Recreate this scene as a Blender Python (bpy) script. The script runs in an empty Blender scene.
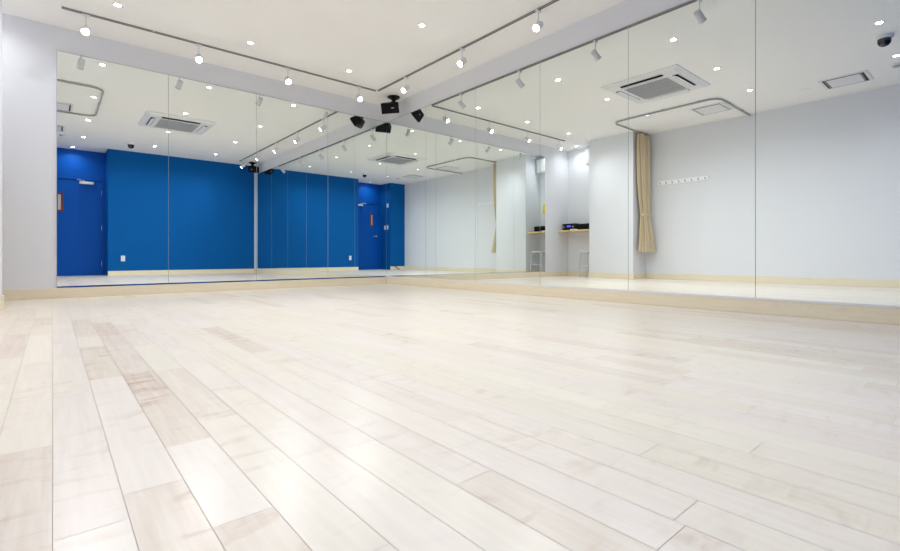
import bpy, bmesh, math, random
from mathutils import Vector, Matrix, Euler
random.seed(7)
scene = bpy.context.scene
C = scene.collection
R = math.radians

# ------------------------------------------------------------------ camera, world, exposure
F_PX, HORIZON = 467.0, 256.3
cam_d = bpy.data.cameras.new('camera'); cam = bpy.data.objects.new('camera', cam_d); C.objects.link(cam)
cam.location = (0, 0, 0.4); cam.rotation_euler = (R(90), 0, R(-40.4))
cam_d.sensor_width = 36; cam_d.lens = F_PX / 900 * 36
cam_d.shift_y = -(275.5 - HORIZON) / 900
cam_d.clip_start = 0.01
scene.camera = cam
w = bpy.data.worlds.new('world'); scene.world = w; w.use_nodes = True
w.node_tree.nodes['Background'].inputs[0].default_value = (0.8, 0.85, 1, 1)
w.node_tree.nodes['Background'].inputs[1].default_value = 0.3
vs = scene.view_settings
vs.view_transform = 'Standard'; vs.look = 'None'; vs.gamma = 1; vs.use_curve_mapping = False
vs.exposure = 0.0
cy = scene.cycles
cy.max_bounces = 16; cy.diffuse_bounces = 7; cy.glossy_bounces = 10
cy.sample_clamp_indirect = 4; cy.use_denoising = True; cy.blur_glossy = 0.5
DOWN_W, SPOT_W = 4.6, 2.4
LAMP_COL = (0.935, 0.972, 1.0)

# room measures (metres)
XR, YB, H = 3.74, 5.835, 2.6          # mirror plane on the right, mirror plane at the back, ceiling
XL, YF = -0.74, -0.13                 # left wall, blue wall
RX0, RX1, YD = -0.22, 0.86, -0.66     # door recess
PX, PY0, PY1 = -0.30, 4.17, 5.05      # pillar on the left wall
XW, YW = XR + 0.012, YB + 0.012       # wall faces behind the mirrors
MB_, MT_ = 0.102, 2.367               # mirror bottom and top

# ------------------------------------------------------------------ materials
def lin(c):
    return tuple(((v/255)/12.92 if v/255 <= 0.04045 else ((v/255+0.055)/1.055)**2.4) for v in c) + (1,)
def mat(name, col, rough=0.5, metal=0, spec=0.5, noise=0, nscale=200, bump=0, emit=0, ecol=None, trans=0, coat=0):
    m = bpy.data.materials.new(name); m.use_nodes = True
    nt = m.node_tree; b = nt.nodes['Principled BSDF']
    c = lin(col)
    b.inputs['Base Color'].default_value = c
    b.inputs['Roughness'].default_value = rough; b.inputs['Metallic'].default_value = metal
    b.inputs['Specular IOR Level'].default_value = spec
    b.inputs['Coat Weight'].default_value = coat
    if trans: b.inputs['Transmission Weight'].default_value = trans
    if emit:
        b.inputs['Emission Color'].default_value = ecol or (1, 1, 1, 1); b.inputs['Emission Strength'].default_value = emit
    if noise or bump:
        tc = nt.nodes.new('ShaderNodeTexCoord'); n = nt.nodes.new('ShaderNodeTexNoise')
        n.inputs['Scale'].default_value = nscale; n.inputs['Detail'].default_value = 3
        nt.links.new(tc.outputs['Object'], n.inputs['Vector'])
        if noise:
            mx = nt.nodes.new('ShaderNodeMix'); mx.data_type = 'RGBA'
            mx.inputs[6].default_value = tuple(v*(1-noise) for v in c[:3])+(1,)
            mx.inputs[7].default_value = tuple(min(1, v*(1+noise)) for v in c[:3])+(1,)
            nt.links.new(n.outputs['Fac'], mx.inputs[0]); nt.links.new(mx.outputs[2], b.inputs['Base Color'])
        if bump:
            bp = nt.nodes.new('ShaderNodeBump'); bp.inputs['Strength'].default_value = bump; bp.inputs['Distance'].default_value = 0.002
            nt.links.new(n.outputs['Fac'], bp.inputs['Height']); nt.links.new(bp.outputs[0], b.inputs['Normal'])
    return m
M = dict(
    wall=mat('white_wallpaper', (230, 231, 236), 0.75, noise=0.02, nscale=160, bump=0.1),
    ceiling=mat('ceiling_paper', (247, 246, 245), 0.85, noise=0.015, nscale=120),
    blue=mat('blue_wallpaper', (0, 90, 163), 0.7, spec=0.12, noise=0.10, nscale=140, bump=0.25),
    bluedoor=mat('blue_door_paint', (0, 84, 178), 0.5, spec=0.15, noise=0.02, nscale=60),
    mirror=mat('mirror_silver', (241, 246, 244), 0.0, metal=1),
    glassedge=mat('glass_edge', (172, 184, 182), 0.2),
    channel=mat('mirror_channel_metal', (215, 215, 220), 0.08, metal=1),
    alu=mat('track_metal', (150, 150, 150), 0.4, metal=0.6),
    trackdark=mat('track_slot', (60, 58, 55), 0.6),
    white=mat('white_lamp_paint', (225, 225, 228), 0.4),
    plastic=mat('white_plastic', (232, 232, 236), 0.4),
    bright=mat('bright_white_plastic', (252, 252, 254), 0.4),
    grey=mat('grille_grey', (176, 176, 182), 0.6),
    dark=mat('dark_slot', (22, 22, 25), 0.5),
    black=mat('black_plastic', (8, 8, 13), 0.45, spec=0.3),
    smoke=mat('dome_black', (10, 10, 14), 0.08, coat=0.6),
    grillecloth=mat('speaker_grille', (14, 14, 22), 0.7, spec=0.2, noise=0.3, nscale=400),
    chrome=mat('chrome_tube', (228, 229, 233), 0.3, metal=0.6),
    yellow=mat('yellow_paper', (238, 214, 70), 0.6),
    rail=mat('curtain_rail_metal', (172, 174, 176), 0.4, metal=0.2),
    curtain=mat('beige_curtain', (206, 188, 158), 0.85, noise=0.06, nscale=90),
    tie=mat('tieback_cloth', (212, 196, 168), 0.85),
    seam=mat('floor_gap', (216, 206, 195), 0.8),
    brown=mat('window_frame_brown', (120, 45, 40), 0.5),
    pane=mat('frosted_pane', (190, 195, 200), 0.25),
    lens=mat('lamp_lens', (255, 255, 255), 0.5, emit=60),
    lcd=mat('blue_display', (60, 60, 230), 0.3, emit=0.9, ecol=(0.12, 0.13, 1, 1)),
    seat=mat('stool_seat_vinyl', (220, 220, 222), 0.5),
    badge=mat('silver_badge', (170, 172, 176), 0.3, metal=0.9),
)

def wood_mat(name, base, dark, axis_long='y', planks=False, rough=0.35, seedless=True):
    m = bpy.data.materials.new(name); m.use_nodes = True
    nt = m.node_tree; N = nt.nodes; L = nt.links; b = N['Principled BSDF']
    b.inputs['Roughness'].default_value = rough
    tc = N.new('ShaderNodeTexCoord')
    def noise(vecout, scale, detail=4, rough_=0.6, dist=0):
        n = N.new('ShaderNodeTexNoise'); n.inputs['Scale'].default_value = scale
        n.inputs['Detail'].default_value = detail; n.inputs['Roughness'].default_value = rough_; n.inputs['Distortion'].default_value = dist
        L.new(vecout, n.inputs['Vector']); return n.outputs['Fac']
    vec = tc.outputs['Object']
    if planks:
        sa = N.new('ShaderNodeAttribute'); sa.attribute_name = 'seed'
        ta = N.new('ShaderNodeAttribute'); ta.attribute_name = 'tone'
        cmb = N.new('ShaderNodeCombineXYZ'); L.new(sa.outputs['Fac'], cmb.inputs[0]); L.new(sa.outputs['Fac'], cmb.inputs[2])
        add = N.new('ShaderNodeVectorMath'); add.operation = 'ADD'; L.new(vec, add.inputs[0]); L.new(cmb.outputs[0], add.inputs[1])
        vec = add.outputs[0]
    def mapped(sc):
        mp = N.new('ShaderNodeMapping'); mp.inputs['Scale'].default_value = sc; L.new(vec, mp.inputs[0]); return mp.outputs[0]
    long_ = {'y': (1, 0.06, 1), 'x': (0.06, 1, 1)}[axis_long]
    cross = {'y': (0.35, 1, 1), 'x': (1, 0.35, 1)}[axis_long]
    g = noise(mapped(long_), 70, 5)
    fig = noise(mapped(cross), 22, 3, 0.5, 0.8)
    cloud = noise(mapped((1, 0.35, 1) if axis_long == 'y' else (0.35, 1, 1)), 7, 3)
    def ramp(src, p0, p1):
        r = N.new('ShaderNodeMapRange'); r.inputs[1].default_value = p0; r.inputs[2].default_value = p1; L.new(src, r.inputs[0]); return r.outputs[0]
    def mth(op, a, bb):
        n = N.new('ShaderNodeMath'); n.operation = op
        for i, v in enumerate((a, bb)):
            if isinstance(v, (int, float)): n.inputs[i].default_value = v
            else: L.new(v, n.inputs[i])
        return n.outputs[0]
    f = mth('ADD', mth('MULTIPLY', ramp(g, 0.35, 0.75), 0.28), mth('MULTIPLY', mth('MULTIPLY', ramp(fig, 0.52, 0.75), ramp(cloud, 0.42, 0.7)), 0.75 if planks else 0.35))
    if planks:
        f = mth('ADD', mth('MULTIPLY', f, mth('ADD', mth('MULTIPLY', ta.outputs['Fac'], 1.1), 0.35)), mth('MULTIPLY', ta.outputs['Fac'], 0.36))
    f = mth('MINIMUM', f, 1.0)
    mx = N.new('ShaderNodeMix'); mx.data_type = 'RGBA'; mx.inputs[6].default_value = lin(base); mx.inputs[7].default_value = lin(dark)
    L.new(f, mx.inputs[0]); col = mx.outputs[2]
    if planks:   # slight pink / yellow drift from board to board
        wn = N.new('ShaderNodeTexWhiteNoise'); wn.noise_dimensions = '1D'; L.new(sa.outputs['Fac'], wn.inputs['W'])
        m2 = N.new('ShaderNodeMix'); m2.data_type = 'RGBA'; m2.blend_type = 'MULTIPLY'; m2.inputs[0].default_value = 1
        m3 = N.new('ShaderNodeMix'); m3.data_type = 'RGBA'; m3.inputs[6].default_value = (1, 0.975, 0.985, 1); m3.inputs[7].default_value = (1, 1, 0.94, 1)
        L.new(wn.outputs['Value'], m3.inputs[0]); L.new(col, m2.inputs[6]); L.new(m3.outputs[2], m2.inputs[7]); col = m2.outputs[2]
        b.inputs['Coat Weight'].default_value = 0.0
    L.new(col, b.inputs['Base Color'])
    return m
M['floor'] = wood_mat('maple_planks', (241, 233, 220), (190, 158, 134), planks=True, rough=0.3)
M['beech_y'] = wood_mat('beech_trim_long', (240, 229, 204), (216, 196, 160), 'y')
M['beech_x'] = wood_mat('beech_trim_cross', (240, 229, 204), (216, 196, 160), 'x')
M['shelf'] = wood_mat('shelf_wood', (236, 205, 150), (214, 172, 110), 'y')

# ------------------------------------------------------------------ mesh helpers
def new(): return bmesh.new()
def box(bm, x0, x1, y0, y1, z0, z1, bev=0, seg=2, mt=None):
    vs_ = [bm.verts.new((x, y, z)) for z in (z0, z1) for y in (y0, y1) for x in (x0, x1)]
    fs = [bm.faces.new([vs_[i] for i in q]) for q in ((0,2,3,1),(4,5,7,6),(0,1,5,4),(1,3,7,5),(3,2,6,7),(2,0,4,6))]
    if bev:
        es = list({e for f in fs for e in f.edges})
        bmesh.ops.bevel(bm, geom=es, offset=bev, segments=seg, profile=0.5, affect='EDGES')
    return bm
def lathe(bm, prof, n=24, mtx=Matrix.Identity(4)):
    """profile of (radius, height) turned about local z"""
    rings = []
    for r, z in prof:
        if r < 1e-6: rings.append([bm.verts.new(mtx @ Vector((0, 0, z)))])
        else: rings.append([bm.verts.new(mtx @ Vector((r*math.cos(2*math.pi*k/n), r*math.sin(2*math.pi*k/n), z))) for k in range(n)])
    for a, b in zip(rings, rings[1:]):
        for k in range(n):
            q = []
            for v in (a[k % len(a)], a[(k+1) % len(a)], b[(k+1) % len(b)], b[k % len(b)]):
                if v not in q: q.append(v)
            if len(q) > 2: bm.faces.new(q)
    return bm
def tube(bm, pts, r, n=10, closed_ends=True, rz=None):
    pts = [Vector(p) for p in pts]; rings = []
    up = Vector((0, 0, 1))
    for i, p in enumerate(pts):
        d = (pts[min(i+1, len(pts)-1)] - pts[max(i-1, 0)]).normalized()
        a = d.cross(up) if abs(d.z) < 0.95 else d.cross(Vector((0, 1, 0)))
        a.normalize(); b = d.cross(a)
        rr = rz if rz is not None else r
        rings.append([bm.verts.new(p + a*r*math.cos(2*math.pi*k/n) + b*rr*math.sin(2*math.pi*k/n)) for k in range(n)])
    for a, b in zip(rings, rings[1:]):
        for k in range(n): bm.faces.new((a[k], a[(k+1) % n], b[(k+1) % n], b[k]))
    if closed_ends: bm.faces.new(rings[0][::-1]); bm.faces.new(rings[-1])
    return bm
def arc(cx, cy_, r, a0, a1, z, n=8):
    return [(cx + r*math.cos(R(a0+(a1-a0)*k/n)), cy_ + r*math.sin(R(a0+(a1-a0)*k/n)), z) for k in range(n+1)]
def aim(direction, loc=(0, 0, 0)):
    """matrix whose local -z looks along direction"""
    q = Vector(direction).normalized().to_track_quat('-Z', 'Y')
    return Matrix.Translation(loc) @ q.to_matrix().to_4x4()
def obj(name, bm, m, parent=None, smooth=False, loc=None):
    bmesh.ops.recalc_face_normals(bm, faces=bm.faces)
    me = bpy.data.meshes.new(name); bm.to_mesh(me); bm.free()
    for mm in (m if isinstance(m, (list, tuple)) else [m]): me.materials.append(mm)
    if smooth:
        me.shade_smooth()
        try: me.set_sharp_from_angle(angle=R(40))
        except Exception: pass
    o = bpy.data.objects.new(name, me); C.objects.link(o)
    if parent: o.parent = parent
    if loc: o.location = loc
    return o
def thing(name, label, cat, loc=(0, 0, 0), rot=(0, 0, 0), group=None):
    o = bpy.data.objects.new(name, None); o.empty_display_size = 0.05; C.objects.link(o)
    o.location = loc; o.rotation_euler = rot; o['label'] = label; o['category'] = cat
    if group: o['group'] = group
    return o
def tag(o, label, cat, group=None):
    o['label'] = label; o['category'] = cat
    if group: o['group'] = group
    return o
def struct(name, bm, m, label=None, cat=None):
    o = obj(name, bm, m); o['kind'] = 'structure'
    if label: o['label'] = label
    if cat: o['category'] = cat
    return o
def dup(root, loc, rot=None, label=None):
    r = root.copy(); C.objects.link(r); r.location = loc
    if rot is not None: r.rotation_euler = rot
    if label: r['label'] = label
    for ch in list(root.children):
        c = ch.copy(); C.objects.link(c); c.parent = r
        for g in ch.children:
            d = g.copy(); C.objects.link(d); d.parent = c
    return r

# ------------------------------------------------------------------ room shell
T = 0.12
bm = new()
box(bm, XL-T, XW+T, YD-T, YW+T, -0.1, -0.0015)
me_floor_base = bm
W_ = 0.0895
tone_l = me_floor_base.faces.layers.float.new('tone'); seed_l = me_floor_base.faces.layers.float.new('seed')
for f in me_floor_base.faces: f.material_index = 1
fixed = {2: [(0.75, 1.13, 0.1), (1.13, 1.62, 0.6), (1.62, 1.92, 0.95), (1.92, 2.9, 0.5), (2.9, 3.5, 0.75)], 1: [(0.95, 1.9, 0.12), (1.9, 2.6, 0.55)], 3: [(0.55, 1.25, 0.15), (1.25, 1.9, 0.4)],
         0: [(0.86, 1.75, 0.25)], -1: [(0.56, 1.3, 0.5)], 4: [(0.25, 1.15, 0.1)]}
k0 = int(math.floor((XL-0.05)/W_)); k1 = int(math.ceil((XW+0.02)/W_))
for k in range(k0, k1):
    xa, xb = max(k*W_, XL-0.05), min((k+1)*W_, XW+0.02)
    if xb - xa < 0.004: continue
    cuts = []
    y = YD - 0.05 - random.random()*0.6
    fx = fixed.get(k, [])
    segs = []
    def fill(y0, y1):
        y = y0
        while y < y1 - 1e-4:
            n_ = y + random.choice([0.35, 0.45, 0.6, 0.75, 0.9, 0.9])*random.uniform(0.9, 1.1)
            if y1 - n_ < 0.2: n_ = y1
            t_ = random.random()
            t_ = 0.04 + 0.2*t_ if random.random() < 0.86 else 0.3 + 0.3*t_
            segs.append((y, n_, t_)); y = n_
    if fx:
        fill(y, fx[0][0]); segs += fx; fill(fx[-1][1], YW+0.03)
    else: fill(y, YW+0.03)
    for y0, y1, t_ in segs:
        if y1 < YD-0.05: continue
        y0 = max(y0, YD-0.05)
        g_ = 0.0004
        q = [bm.verts.new(p) for p in ((xa+g_, y0+g_, 0), (xb-g_, y0+g_, 0), (xb-g_, y1-g_, 0), (xa+g_, y1-g_, 0))]
        f = bm.faces.new(q); f[tone_l] = t_; f[seed_l] = random.random()*40
me = bpy.data.meshes.new('floor'); bm.to_mesh(me); bm.free()
me.materials.append(M['floor']); me.materials.append(M['seam'])
fl = bpy.data.objects.new('floor', me); C.objects.link(fl); fl['kind'] = 'structure'

struct('ceiling', box(new(), XL-T, XW+T, YD-T, YW+T, H, H+0.1), M['ceiling'])
struct('wall_back', box(new(), XL-T, XW+T, YW, YW+T, 0, H), M['wall'])
struct('wall_right', box(new(), XW, XW+T, YF-T, YW, 0, H), M['wall'])
struct('wall_left', box(new(), XL-T, XL, YF-0.005, YW, 0, H), M['wall'])
struct('wall_pillar', box(new(), XL, PX, PY0, PY1, 0, H), M['wall'])
bm = new(); box(bm, RX1, XW, YF-T, YF, 0, H); box(bm, RX1, RX1+0.1, YD, YF-T, 0, H); struct('wall_front', bm, M['blue'])
bm = new(); box(bm, XL-T, RX0, YD, YF, 0, H); struct('wall_stub', bm, M['blue'])
# wall around the door
DX0, DX1, DZ = -0.12, 0.80, 1.985
bm = new(); box(bm, RX0-0.1, DX0-0.03, YD-0.1, YD, 0, H); box(bm, DX1+0.03, RX1+0.1, YD-0.1, YD, 0, H); box(bm, DX0-0.03, DX1+0.03, YD-0.1, YD, DZ+0.03, H)
box(bm, DX0-0.03, DX1+0.03, YD-0.12, YD-0.1, 0, DZ+0.03)
struct('wall_recess', bm, M['bluedoor'])

def bb(name, x0, x1, y0, y1, m, h=MB_-0.004):
    struct(name, box(new(), x0, x1, y0, y1, 0, h, 0.0025, 1), m)
bb('baseboard_back', XL+0.012, XR, YB-0.002, YW, M['beech_x'])
bb('baseboard_right', XR-0.002, XW, YF+0.012, YB-0.002, M['beech_y'])
bb('baseboard_left', XL, XL+0.012, YF+0.012, PY0-0.012, M['beech_y'])
bb('baseboard_alcove', XL, XL+0.012, PY1+0.012, YW, M['beech_y'])
bm = new()
box(bm, PX, PX+0.012, PY0-0.012, PY1+0.012, 0, 0.098, 0.002, 1); box(bm, XL+0.012, PX, PY0-0.012, PY0, 0, 0.098, 0.002, 1); box(bm, XL+0.012, PX, PY1, PY1+0.012, 0, 0.098, 0.002, 1)
struct('baseboard_pillar', bm, M['beech_y'])
bb('baseboard_front', RX1, XR, YF, YF+0.012, M['beech_x'])
bb('baseboard_stub', XL+0.012, RX0, YF, YF+0.012, M['beech_x'])

# ------------------------------------------------------------------ mirrors
NB, NR = 4, 6
XM0 = 0.03
wB = (XR - XM0)/NB
YM0 = 0.155
wR = (YB - YM0)/NR
gap = 0.0007
ordB = ['leftmost of the four tall mirror panels on the back wall, beside the white wall', 'tall back wall mirror panel, second from the left, half reflecting the air conditioner',
        'tall back wall mirror panel, third from the left, reflecting the white wall strip', 'back wall mirror panel that meets the room corner below the black speaker']
ordR = ['right wall mirror panel that meets the room corner below the black speaker', 'right wall mirror panel, second from the corner', 'right wall mirror panel, third from the corner, showing the alcove edge',
        'right wall mirror panel, fourth from the corner, reflecting the alcove shelf and white pillar', 'right wall mirror panel reflecting the tied beige curtain and the hook rail', 'right wall mirror panel nearest the camera, cut by the photo edge, reflecting the dome camera']
def mirror(name, x0, x1, y0, y1, front, label, group):
    b_ = new(); box(b_, x0, x1, y0, y1, MB_, MT_, 0.0012, 1)
    o = obj(name, b_, [M['glassedge'], M['mirror']])
    for p in o.data.polygons:
        if p.normal.dot(Vector(front)) > 0.99: p.material_index = 1
    tag(o, label, 'mirror', group); return o
for k in range(NB):
    x0 = XM0 + k*wB; mirror('mirror_panel', x0+gap, x0+wB-gap*(1 if k < NB-1 else 0.5), YB, YW, (0, -1, 0), ordB[k], 'mirror panels on the back wall')
for k in range(NR):
    y1 = YB - k*wR - (0.001 if k == 0 else 0); mirror('mirror_panel', XR, XW, YB-(k+1)*wR+gap, y1-gap, (-1, 0, 0), ordR[k], 'mirror panels on the right wall')
# metal channels along the mirror edges
def sill_channel(name, x0, x1, y0, y1, side):
    bm = new(); z0, z1, lean = MB_-0.004, MB_+0.010, 0.0018
    if side == 'y': pts = [(x0, y0, z0), (x1, y0, z0), (x1, y1, z0), (x0, y1, z0), (x0, y0+lean, z1), (x1, y0+lean, z1), (x1, y1, z1), (x0, y1, z1)]
    else: pts = [(x0, y0, z0), (x1, y0, z0), (x1, y1, z0), (x0, y1, z0), (x0+lean, y0, z1), (x1, y0, z1), (x1, y1, z1), (x0+lean, y1, z1)]
    v = [bm.verts.new(p) for p in pts]
    for q in ((0,3,2,1),(4,5,6,7),(0,1,5,4),(1,2,6,5),(2,3,7,6),(3,0,4,7)): bm.faces.new([v[i] for i in q])
    struct(name, bm, M['channel'] if side == 'y' else M['plastic'])  # right sill coloured white to stand for a pale reflection in its metal
def channel(name, x0, x1, y0, y1, z0, z1): struct(name, box(new(), x0, x1, y0, y1, z0, z1, 0.0008, 1), M['channel'])
sill_channel('trim_1', XM0, XR-0.005, YB-0.0035, YB-0.0005, 'y')
sill_channel('trim_2', XR-0.0035, XR-0.0005, YM0, YB-0.0045, 'x')
channel('trim_3', XM0, XR-0.004, YB-0.003, YW, MT_, MT_+0.005)
channel('trim_4', XR-0.003, XW, YM0, YB-0.0045, MT_, MT_+0.005)

# ------------------------------------------------------------------ door in the blue recess
door = thing('door_1', 'blue hinged door with small window at the back of the blue recess, seen in the mirror', 'door', (0, YD, 0))
door['kind'] = 'structure'
bm = new(); box(bm, DX0-0.03, DX0, -0.1, 0.012, 0, DZ+0.03, 0.003); box(bm, DX1, DX1+0.03, -0.1, 0.012, 0, DZ+0.03, 0.003); box(bm, DX0, DX1, -0.1, 0.012, DZ, DZ+0.03, 0.003)
obj('door_frame', bm, M['bluedoor'], door)
leaf = obj('door_leaf', box(new(), DX0+0.003, DX1-0.003, -0.045, -0.005, 0.006, DZ-0.003, 0.002), M['bluedoor'], door)
bm = new(); wx0, wx1, wz0, wz1 = 0.045, 0.165, 1.31, 1.69; t = 0.036
box(bm, wx0, wx0+t, -0.005, 0.008, wz0, wz1, 0.002); box(bm, wx1-t, wx1, -0.005, 0.008, wz0, wz1, 0.002)
box(bm, wx0+t, wx1-t, -0.005, 0.008, wz0, wz0+t, 0.002); box(bm, wx0+t, wx1-t, -0.005, 0.008, wz1-t, wz1, 0.002)
wf = obj('door_window', bm, M['brown'], leaf); wf['label'] = 'red brown window frame'
obj('window_pane', box(new(), wx0+t, wx1-t, -0.005, -0.001, wz0+t, wz1-t), M['pane'], leaf)
bm = new(); lathe(bm, [(0, 0), (0.024, 0), (0.024, 0.006), (0.010, 0.008), (0.010, 0.045), (0, 0.045)], 20, Matrix.Translation((-0.06, -0.005, 1.01)) @ Matrix.Rotation(R(-90), 4, 'X'))
tube(bm, [(-0.06, 0.038, 1.01), (0.0, 0.040, 1.01), (0.06, 0.036, 1.01)], 0.009, 10)
hd = obj('door_handle', bm, M['chrome'], leaf, True); hd['label'] = 'chrome lever handle'
bm = new(); box(bm, 0.42, 0.66, -0.004, 0.045, 1.90, 1.955, 0.006)
dc = obj('door_closer', bm, M['chrome'], door, True); dc['label'] = 'silver door closer'
bm = new(); tube(bm, [(0.50, 0.045, 1.965), (0.38, 0.13, 1.97)], 0.008, 8); tube(bm, [(0.38, 0.13, 1.97), (0.44, 0.018, 1.99)], 0.007, 8); tube(bm, [(0.50, 0.03, 1.95), (0.50, 0.045, 1.975)], 0.01, 8)
obj('closer_arm', bm, M['chrome'], dc, True)
bm = new()
for z in (0.25, 1.0, 1.75): tube(bm, [(DX1-0.004, 0.0, z-0.05), (DX1-0.004, 0.0, z+0.05)], 0.008, 8)
obj('door_hinge', bm, M['channel'], door, True)

# ------------------------------------------------------------------ lamps
def area(name, parent, mtx, size, power, spread):
    ld = bpy.data.lights.new(name, 'AREA'); ld.shape = 'DISK'; ld.size = size; ld.energy = power; ld.color = LAMP_COL; ld.spread = spread
    lo = bpy.data.objects.new(name, ld); C.objects.link(lo); lo.parent = parent; lo.matrix_local = mtx
    return lo
def downlight():
    t_ = thing('ceiling_downlight', '', 'ceiling light', group='recessed ceiling downlights')
    bm = new(); lathe(bm, [(0.026, -0.001), (0.028, -0.003), (0.038, -0.004), (0.042, -0.002), (0.042, 0.0)], 32)
    obj('trim_ring', bm, M['white'], t_, True)
    bm = new(); lathe(bm, [(0, -0.0015), (0.026, -0.0015)], 24)
    obj('lens', bm, M['lens'], t_)
    area('lamp_light', t_, Matrix.Translation((0, 0, -0.003)), 0.05, DOWN_W, R(145))
    return t_
DX = [0.435, 1.555, 2.68]; DY = [5.0, 3.56, 2.14, 0.73]
cols = ['left', 'middle', 'right']; rows = ['in the row nearest the back mirrors', 'in the second row from the back mirrors', 'in the third row from the back mirrors', 'in the row nearest the blue wall']
dl = downlight(); first = True
for j, y in enumerate(DY):
    for i, x in enumerate(DX):
        lab = 'small round ceiling downlight %s, %s column' % (rows[j], cols[i])
        if first: dl.location = (x, y, H); dl['label'] = lab; first = False
        else: dup(dl, (x, y, H), label=lab)
al = dup(dl, (-0.50, 5.47, H), label='small round ceiling downlight in the alcove above the stereo shelf')
for ch in al.children:
    if ch.type == 'LIGHT': ch.data = ch.data.copy(); ch.data.energy = DOWN_W*0.6
dl2 = dup(dl, (0.31, -0.40, H), label='small round ceiling downlight in front of the blue door')
for ch in dl2.children:
    if ch.type == 'LIGHT': ch.data = ch.data.copy(); ch.data.energy = DOWN_W*0.6

# tracks
def track(name, x0, x1, y0, y1, label):
    t_ = thing(name, label, 'light track', ((x0+x1)/2, (y0+y1)/2, H))
    hx, hy = (x1-x0)/2, (y1-y0)/2
    bm = new()
    if hx > hy:
        box(bm, -hx, hx, -0.0115, -0.005, -0.015, 0, 0.001, 1); box(bm, -hx, hx, 0.005, 0.0115, -0.015, 0, 0.001, 1); box(bm, -hx, hx, -0.006, 0.006, -0.006, 0)
        s_ = box(new(), -hx, hx, -0.005, 0.005, -0.012, -0.006)
    else:
        box(bm, -0.0115, -0.005, -hy, hy, -0.015, 0, 0.001, 1); box(bm, 0.005, 0.0115, -hy, hy, -0.015, 0, 0.001, 1); box(bm, -0.006, 0.006, -hy, hy, -0.006, 0)
        s_ = box(new(), -0.005, 0.005, -hy, hy, -0.012, -0.006)
    obj('rail', bm, M['alu'], t_); obj('slot', s_, M['trackdark'], t_)
    return t_
YT, XT = 5.35, 3.285
tr = track('light_track', 0.06, 3.262, YT-0.017, YT+0.017, 'long straight ceiling light track running above the back wall mirrors')
obj('sticker', box(new(), -0.92, -0.90, -0.012, -0.0115, -0.012, -0.003), M['yellow'], tr)
track('light_track', XT-0.017, XT+0.017, 0.33, 5.33, 'long straight ceiling light track running above the right wall mirrors')

def spot(direction):
    """hangs from a track: adapter, stem, cylinder head turned along direction"""
    t_ = thing('track_spotlight', '', 'spotlight', group='white spotlights on the ceiling tracks')
    obj('track_adapter', box(new(), -0.03, 0.03, -0.012, 0.012, -0.03, -0.0145, 0.003), M['white'], t_)
    bm = new(); tube(bm, [(0, 0, -0.03), (0, 0, -0.12)], 0.005, 10); lathe(bm, [(0, 0.012), (0.012, 0.006), (0.012, -0.006), (0, -0.012)], 12, Matrix.Translation((0, 0, -0.122)))
    obj('stem', bm, M['white'], t_, True)
    m_ = aim(direction, (0, 0, -0.155))
    bm = new(); lathe(bm, [(0, 0.05), (0.026, 0.05), (0.030, 0.046), (0.030, -0.045), (0.033, -0.047), (0.033, -0.056), (0.029, -0.056), (0.029, -0.051)], 32, m_)
    hd_ = obj('lamp_head', bm, M['white'], t_, True)
    bm = new(); lathe(bm, [(0, -0.052), (0.029, -0.052)], 24, m_)
    obj('lens', bm, M['lens'], hd_)
    area('lamp_light', t_, m_ @ Matrix.Translation((0, 0, -0.055)), 0.058, SPOT_W, R(85))
    return t_
sA = spot((-0.12, -0.78, -0.60)); sB = spot((-0.76, -0.16, -0.62))
A_ = [(0.23, 'first white spotlight from the left on the back track'), (1.15, 'second white spotlight from the left on the back track'),
      (2.08, 'third white spotlight from the left on the back track'), (3.01, 'last white spotlight on the back track, beside the black speaker')]
B_ = [(4.69, 'white spotlight on the right track closest to the back corner'), (3.66, 'second white spotlight on the right track from the back corner'),
      (2.65, 'third white spotlight on the right track from the back corner'), (1.65, 'fourth white spotlight on the right track, seen only in the mirror'), (0.58, 'last white spotlight on the right track, near the blue wall')]
for i, (x, lab) in enumerate(A_):
    if i == 0: sA.location = (x, YT, H); sA['label'] = lab
    else: dup(sA, (x, YT, H), label=lab)
for i, (y, lab) in enumerate(B_):
    o = sB if i == 0 else dup(sB, (0, 0, 0))
    o.location = (XT, y, H); o['label'] = lab

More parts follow.
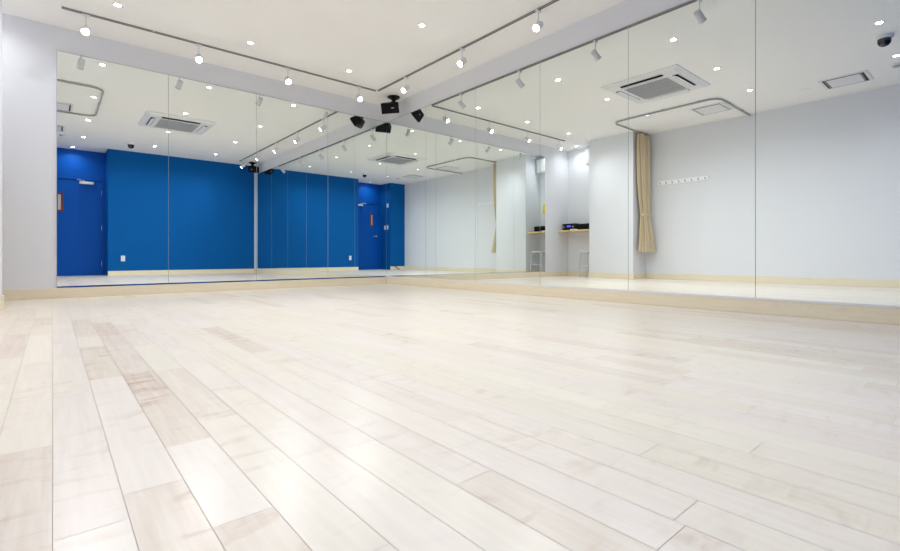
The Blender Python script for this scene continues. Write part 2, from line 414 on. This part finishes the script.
# ------------------------------------------------------------------ ceiling speakers
def speaker():
    t_ = thing('ceiling_speaker', '', 'speaker', group='black corner speakers')
    bm = new(); lathe(bm, [(0, 0), (0.082, 0), (0.084, -0.012), (0.060, -0.026), (0.026, -0.05), (0.018, -0.07), (0.018, -0.098), (0, -0.098)], 32)
    obj('ceiling_mount', bm, M['black'], t_, True)
    m_ = Matrix.Translation((-0.045, -0.045, -0.16)) @ Matrix.Rotation(R(-5), 4, 'Y') @ Matrix.Rotation(R(33), 4, 'X')
    # cabinet faces local -y: wide front, back drawn in to a wedge
    bm = new(); fr = [(-0.120, -0.068), (0.120, -0.068), (0.120, 0.072), (-0.120, 0.072)]; bk = [(-0.085, -0.035), (0.085, -0.035), (0.085, 0.055), (-0.085, 0.055)]
    v1 = [bm.verts.new(m_ @ Vector((x, -0.065, z))) for x, z in fr]; v2 = [bm.verts.new(m_ @ Vector((x, 0.065, z))) for x, z in bk]; vm = [bm.verts.new(m_ @ Vector((x*1.0, -0.03, z*1.0))) for x, z in fr]
    for a, b in ((v1, vm), (vm, v2)):
        for k in range(4): bm.faces.new((a[k], a[(k+1) % 4], b[(k+1) % 4], b[k]))
    bm.faces.new(v1[::-1]); bm.faces.new(v2)
    bmesh.ops.bevel(bm, geom=list(bm.edges), offset=0.006, segments=2, profile=0.5, affect='EDGES')
    cab = obj('cabinet', bm, M['black'], t_, True)
    bm = new(); box(bm, -0.112, 0.112, -0.070, -0.0655, -0.061, 0.065, 0.002)
    for v in bm.verts: v.co = m_ @ v.co
    obj('front_grille', bm, M['grillecloth'], cab)
    bm = new(); box(bm, 0.015, 0.055, -0.072, -0.070, 0.005, 0.014)
    for v in bm.verts: v.co = m_ @ v.co
    obj('badge', bm, M['badge'], cab)
    bm = new(); tube(bm, [m_ @ Vector((0.02, 0.06, 0.05)), Vector((0, 0, -0.09))], 0.02, 14)
    obj('swivel_joint', bm, M['black'], t_, True)
    return t_
sp = speaker(); sp.location = (3.585, 5.41, H); sp.rotation_euler = (0, 0, R(-38)); sp['label'] = 'black speaker hanging from the ceiling in the corner where the mirror walls meet'
dup(sp, (3.57, 0.33, H), (0, 0, R(-150)), 'black speaker hanging from the ceiling by the right wall near the blue wall')

# ------------------------------------------------------------------ air conditioner and ceiling fittings
ac = thing('air_conditioner', 'large square white ceiling cassette air conditioner in the middle of the ceiling', 'air conditioner', (1.565, 2.87, H))
bm = new(); hs = 0.485
a = [bm.verts.new((sx*hs, sy*hs, 0)) for sx, sy in ((-1,-1),(1,-1),(1,1),(-1,1))]
b = [bm.verts.new((sx*(hs), sy*(hs), -0.012)) for sx, sy in ((-1,-1),(1,-1),(1,1),(-1,1))]
c = [bm.verts.new((sx*(hs-0.05), sy*(hs-0.05), -0.038)) for sx, sy in ((-1,-1),(1,-1),(1,1),(-1,1))]
for p, q in ((a, b), (b, c)):
    for k in range(4): bm.faces.new((p[k], p[(k+1) % 4], q[(k+1) % 4], q[k]))
bm.faces.new(c)
obj('casing', bm, M['plastic'], ac)
bm = new(); box(bm, -0.30, 0.30, -0.30, 0.30, -0.044, -0.038, 0.002)
gf = obj('intake_panel', bm, M['plastic'], ac)
bm = new(); box(bm, -0.275, 0.275, -0.275, 0.275, -0.0455, -0.044)
for k in range(27):
    y = -0.2665 + k*0.0205; box(bm, -0.275, 0.275, y-0.006, y+0.006, -0.050, -0.0455)
for k in range(3): box(bm, -0.125+k*0.125-0.003, -0.125+k*0.125+0.003, -0.275, 0.275, -0.052, -0.0455)
obj('intake_grille', bm, M['grey'], gf)
for k in range(4):
    rm = Matrix.Rotation(R(90*k), 4, 'Z')
    bm = new(); box(bm, -0.27, 0.27, -0.40, -0.335, -0.0395, -0.037, 0.001, 1)
    for v in bm.verts: v.co = rm @ v.co
    lo = obj('air_outlet', bm, M['dark'], ac); lo['label'] = 'dark outlet slot'
    bm = new(); box(bm, -0.268, 0.268, -0.062, 0.0, -0.003, 0.0, 0.001, 1)
    bmesh.ops.transform(bm, matrix=Matrix.Translation((0, -0.342, -0.0385)) @ Matrix.Rotation(R(24), 4, 'X'), verts=bm.verts)
    for v in bm.verts: v.co = rm @ v.co
    obj('flap', bm, M['plastic'], lo)

def vent(label, x, y, hx, hy, hide=False):
    v_ = thing('ceiling_vent', label, 'vent', (x, y, H))
    bm = new(); box(bm, -hx, hx, -hy, hy, -0.010, 0, 0.004); obj('vent_frame', bm, M['plastic'], v_)
    bm = new(); box(bm, -hx+0.027, hx-0.027, -hy+0.035, hy-0.035, -0.0115, -0.0095); obj('air_gap', bm, M['dark'], v_)['label'] = 'dark gap around the panel'
    bm = new(); g1 = 0.075 if not hide else 0.05
    box(bm, -hx+0.045, hx-0.045, -hy+g1, hy-g1, -0.0145, -0.0115, 0.001, 1); obj('centre_panel', bm, M['plastic'], v_)
    for s in (-1, 1): obj('vane', box(new(), -hx+0.037, hx-0.037, s*(hy-g1+0.012)-0.002, s*(hy-g1+0.012)+0.002, -0.017, -0.0115), M['white'], v_)
    return v_
vent('square white ceiling vent with dark slots at both ends, between dome camera and left wall', -0.06, 1.24, 0.22, 0.235)
v2 = vent('square white ceiling vent above the changing corner, inside the curtain rail', -0.01, 2.78, 0.24, 0.225, True)
cp = obj('cover_plate', lathe(new(), [(0, -0.006), (0.045, -0.006), (0.052, -0.002), (0.052, 0)], 24), M['ceiling'], loc=(-0.08, 1.66, H))
tag(cp, 'flat round blank cover plate on the ceiling beside the slotted vent', 'cover plate')
sd = thing('smoke_detector', 'white round smoke detector on the ceiling near the left wall', 'smoke detector', (0.12, 0.76, H))
obj('base', lathe(new(), [(0.05, 0), (0.052, -0.01), (0.046, -0.016), (0, -0.016)], 28), M['plastic'], sd, True)
obj('sensor_cap', lathe(new(), [(0.030, -0.016), (0.030, -0.030), (0.024, -0.036), (0, -0.038)], 24), M['grey'], sd, True)
dm = thing('dome_camera', 'black security dome camera with white base on the ceiling', 'security camera', (1.16, 0.74, H))
obj('base', lathe(new(), [(0, 0), (0.068, 0), (0.070, -0.022), (0.062, -0.034), (0, -0.034)], 32), M['plastic'], dm, True)
obj('dome', lathe(new(), [(0.054, -0.034)] + [(0.054*math.cos(R(a_)), -0.055-0.054*math.sin(R(a_))) for a_ in range(0, 91, 10)], 32), M['smoke'], dm, True)

# ------------------------------------------------------------------ curtain corner
rx, ry0, ry1, rr, rz = 0.51, 2.50, 4.10, 0.16, H-0.017
path = [(XL+0.002, ry0, rz), (rx-rr, ry0, rz)] + arc(rx-rr, ry0+rr, rr, -90, 0, rz)[1:] + arc(rx-rr, ry1-rr, rr, 0, 90, rz) + [(XL+0.002, ry1, rz)]
cr = thing('curtain_rail', 'grey U shaped curtain rail on the ceiling round the changing corner', 'curtain rail', (0, 0, 0))
for ch in ():
    pass
obj('rail', tube(new(), path, 0.011, 8, rz=0.014), M['rail'], cr, True)
for (x, y) in ((rx, 3.27), (rx, 2.75), (rx, 3.8), (0.1, ry0), (-0.4, ry0), (0.1, ry1), (-0.3, ry1)): obj('rail_clip', box(new(), x-0.015, x+0.015, y-0.015, y+0.015, H-0.008, H, 0.001, 1), M['rail'], cr)
ct = thing('curtain', 'beige pleated curtain gathered and tied in its middle, hanging beside the white pillar', 'curtain', (-0.43, 4.078, 0))
def curtain_bm():
    bm = new(); n = 240; folds = 10; rings = []
    zs = [(2.545, 0.175, 0.060, -0.065, 0), (2.3, 0.178, 0.068, -0.067, 0), (2.0, 0.175, 0.070, -0.07, 0), (1.7, 0.165, 0.070, -0.08, 0), (1.4, 0.145, 0.066, -0.095, -0.005), (1.22, 0.125, 0.060, -0.105, -0.008), (1.13, 0.115, 0.058, -0.11, -0.01),
          (1.04, 0.125, 0.064, -0.11, -0.012), (0.9, 0.145, 0.078, -0.115, -0.022), (0.7, 0.17, 0.092, -0.112, -0.035), (0.48, 0.195, 0.105, -0.098, -0.048)]
    fine = []
    for (a_, b_) in zip(zs, zs[1:]):
        for k in range(4):
            u = k/4; fine.append(tuple(a_[i]*(1-u)+b_[i]*u for i in range(5)))
    fine.append(zs[-1])
    for z, hw, hd_, cx, cy2 in fine:
        ring = []
        tight = 1 - 0.55*math.exp(-((z-1.13)/0.09)**2)
        for k in range(n):
            t_ = 2*math.pi*k/n
            ph = folds*t_ + 1.0*math.sin(t_*3+1) + 0.5*math.sin(t_*7) + 0.5*math.sin(z*1.9+math.sin(t_)*2)
            dip = 1.2*(0.5-0.5*math.cos(ph))**1.4 + 0.3*(0.5-0.5*math.cos(ph*3+1))
            depth = min(0.055, hd_*0.75)*tight*(0.75+0.35*math.sin(5*t_+z))
            sq = lambda v: math.copysign(abs(v)**0.6, v)
            px, py = hw*sq(math.cos(t_)), hd_*sq(math.sin(t_))
            nx, ny = math.cos(t_)/hw, math.sin(t_)/hd_; l_ = math.hypot(nx, ny)
            ring.append(bm.verts.new((cx + px - nx/l_*depth*dip, cy2 + py - ny/l_*depth*dip, z)))
        rings.append(ring)
    for a_, b_ in zip(rings, rings[1:]):
        for k in range(n): bm.faces.new((a_[k], a_[(k+1) % n], b_[(k+1) % n], b_[k]))
    bm.faces.new(rings[-1]); bm.faces.new(rings[0][::-1])
    return bm
obj('drape', curtain_bm(), M['curtain'], ct, True)
bm = new(); ring = []
for z, r_ in ((1.10, 1.0), (1.115, 1.06), (1.145, 1.06), (1.16, 1.0)):
    ring.append([bm.verts.new((-0.11 + 0.117*r_*math.cos(2*math.pi*k/40), -0.01 + 0.060*r_*math.sin(2*math.pi*k/40), z)) for k in range(40)])
for a_, b_ in zip(ring, ring[1:]):
    for k in range(40): bm.faces.new((a_[k], a_[(k+1) % 40], b_[(k+1) % 40], b_[k]))
obj('tieback', bm, M['tie'], ct, True)
for k in range(6):
    x = -0.19 + k*0.05
    obj('curtain_hook', tube(new(), [(x, 0, 2.54), (x+0.004, 0.0, 2.555), (x, 0, 2.567)], 0.005, 6), M['black'], ct, True)

hk = thing('coat_hook_rail', 'white wall rail with eight coat hooks on the left wall beside the curtain', 'hook rail', (XL, 3.51, 1.695))
obj('backboard', box(new(), 0, 0.014, -0.42, 0.42, -0.036, 0.036, 0.003), M['bright'], hk)
for k in range(8):
    y = -0.375 + k*0.107
    bm = new(); tube(bm, [(0.014, y, -0.012), (0.035, y, -0.02), (0.046, y, -0.008), (0.048, y, 0.016)], 0.006, 8)
    obj('hook', bm, M['rail'], hk, True)

# ------------------------------------------------------------------ alcove
sh = tag(obj('wall_shelf', box(new(), XL+0.001, -0.38, PY1+0.002, YW-0.002, 0.90, 0.925, 0.003), M['shelf']), 'light wood shelf fixed across the alcove behind the pillar', 'shelf')
def stereo(name, label, loc, rotz, w_, d_, h_, disp):
    t_ = thing(name, label, 'stereo', loc, (0, 0, rotz))
    body = obj('housing', box(new(), -w_/2, w_/2, -d_/2, d_/2, 0.008, h_, 0.018, 3), M['black'], t_, True)
    for sx in (-1, 1):
        for sy in (-1, 1): obj('foot', box(new(), sx*w_*0.36-0.012, sx*w_*0.36+0.012, sy*d_*0.3-0.012, sy*d_*0.3+0.012, 0, 0.0085), M['black'], t_)
    if disp:
        o_ = obj('display', box(new(), -0.045, 0.045, -d_/2-0.003, -d_/2+0.001, h_*0.46, h_*0.72, 0.002), M['lcd'], t_); o_['label'] = 'glowing blue display'
        for x in (-0.105, 0.115):
            obj('knob', lathe(new(), [(0, 0.016), (0.017, 0.016), (0.019, 0)], 20, Matrix.Translation((x, -d_/2, h_*0.5)) @ Matrix.Rotation(R(90), 4, 'X')), M['badge'], t_, True)
    else:
        for x in (-w_*0.25, w_*0.25):
            obj('speaker_cone', lathe(new(), [(0, 0.0), (0.018, 0.001), (0.036, 0.006), (0.040, 0.0)], 24, Matrix.Translation((x, -d_/2, h_*0.5)) @ Matrix.Rotation(R(90), 4, 'X')), M['grillecloth'], t_, True)
    return t_
# both stand on the shelf facing the room (+x)
stereo('stereo_player', 'black stereo player with a glowing blue display on the alcove shelf', (-0.56, 5.62, 0.925), R(90), 0.33, 0.22, 0.135, True)
stereo('stereo_player', 'smaller plain black stereo on the alcove shelf beside the pillar', (-0.56, 5.27, 0.925), R(90), 0.26, 0.2, 0.12, False)
rc = thing('remote_control', 'white remote control lying on the alcove shelf in front of the stereo', 'remote', (-0.41, 5.47, 0.925), (0, 0, R(75)))
obj('case', box(new(), -0.075, 0.075, -0.022, 0.022, 0, 0.016, 0.005), M['plastic'], rc, True)
bm = new()
for i in range(5):
    for j in (-1, 1): box(bm, -0.05+i*0.02, -0.038+i*0.02, j*0.009-0.005, j*0.009+0.005, 0.016, 0.018)
obj('button', bm, M['grey'], rc)

def stool(name, label, loc, rotz):
    t_ = thing(name, label, 'stool', loc, (0, 0, rotz))
    obj('seat', lathe(new(), [(0, 0.515), (0.14, 0.515), (0.158, 0.508), (0.162, 0.495), (0.158, 0.484), (0, 0.484)], 40), M['seat'], t_, True)
    for k in range(4):
        a_ = R(45+90*k); c_, s_ = math.cos(a_), math.sin(a_)
        pts = [(0.06*c_, 0.06*s_, 0.472), (0.135*c_, 0.135*s_, 0.472), (0.158*c_, 0.158*s_, 0.462), (0.166*c_, 0.166*s_, 0.44), (0.19*c_, 0.19*s_, 0.012)]
        lg = obj('leg', tube(new(), pts, 0.0145, 12), M['chrome'], t_, True)
        obj('rubber_foot', lathe(new(), [(0, 0), (0.016, 0), (0.016, 0.02), (0, 0.02)], 14, Matrix.Translation((0.19*c_, 0.19*s_, 0))), M['plastic'], lg, True)
    bm = new(); tube(bm, [(0.176*math.cos(R(a_)), 0.176*math.sin(R(a_)), 0.22) for a_ in range(0, 361, 15)], 0.006, 8, closed_ends=False)
    obj('ring_brace', bm, M['chrome'], t_, True)
    return t_
stool('stool', 'silver round stool with tube legs under the alcove shelf', (-0.54, 5.22, 0), R(8))

wb = thing('wall_box', 'white box mounted high on the alcove wall', 'wall box', (XL, 5.22, 2.22))
obj('cover', box(new(), 0, 0.13, -0.13, 0.13, 0, 0.31, 0.008), M['plastic'], wb)
obj('lid', box(new(), 0.13, 0.138, -0.118, 0.118, 0.015, 0.295, 0.004), M['white'], wb)
tag(obj('wall_notice', box(new(), XL, XL+0.002, 5.16, 5.26, 1.33, 1.54), M['yellow']), 'small yellow notice sheet on the alcove wall above the shelf', 'notice')

# ------------------------------------------------------------------ small wall fittings
def plate(name, label, cat, loc, rotz, w_, h_, kind):
    t_ = thing(name, label, cat, loc, (0, 0, rotz))       # faces local +y
    obj('face_plate', box(new(), -w_/2, w_/2, 0, 0.008, -h_/2, h_/2, 0.003), M['plastic'], t_)
    if kind == 'outlet':
        for z in (-0.028, 0.028):
            bm = new()
            for x in (-0.007, 0.007): box(bm, x-0.0015, x+0.0015, 0.008, 0.0088, z-0.008, z+0.008)
            obj('socket_slot', bm, M['dark'], t_)
    elif kind == 'switch':
        for z in (-0.022, 0.022): obj('rocker', box(new(), -0.02, 0.02, 0.008, 0.012, z-0.018, z+0.018, 0.002), M['white'], t_)
    else: obj('screen', box(new(), -0.025, 0.025, 0.008, 0.0095, 0.0, 0.03, 0.001), M['grey'], t_)
    return t_
plate('wall_outlet', 'white power outlet low on the blue wall', 'outlet', (1.115, YF, 0.355), 0, 0.072, 0.118, 'outlet')
plate('light_switch', 'white light switch beside the blue door, closer to the room', 'light switch', (RX0, -0.28, 1.27), R(-90), 0.075, 0.12, 'switch')
plate('light_switch', 'white light switch beside the blue door, closer to the door', 'light switch', (RX0, -0.42, 1.27), R(-90), 0.075, 0.12, 'switch')
plate('wall_controller', 'white controller plate above the light switches beside the blue door', 'thermostat', (RX0, -0.28, 1.93), R(-90), 0.1, 0.12, 'screen')
ds = thing('door_stopper', 'dark door stop leaning on the floor beside the blue stub wall', 'door stop', (-0.36, -0.02, 0))
obj('bar', tube(new(), [(0.05, -0.08, 0.14), (-0.06, 0.05, 0.012)], 0.012, 10), M['black'], ds, True)
obj('rubber_tip', lathe(new(), [(0, 0), (0.02, 0), (0.016, 0.03), (0, 0.03)], 16, Matrix.Translation((-0.06, 0.05, 0))), M['black'], ds, True)
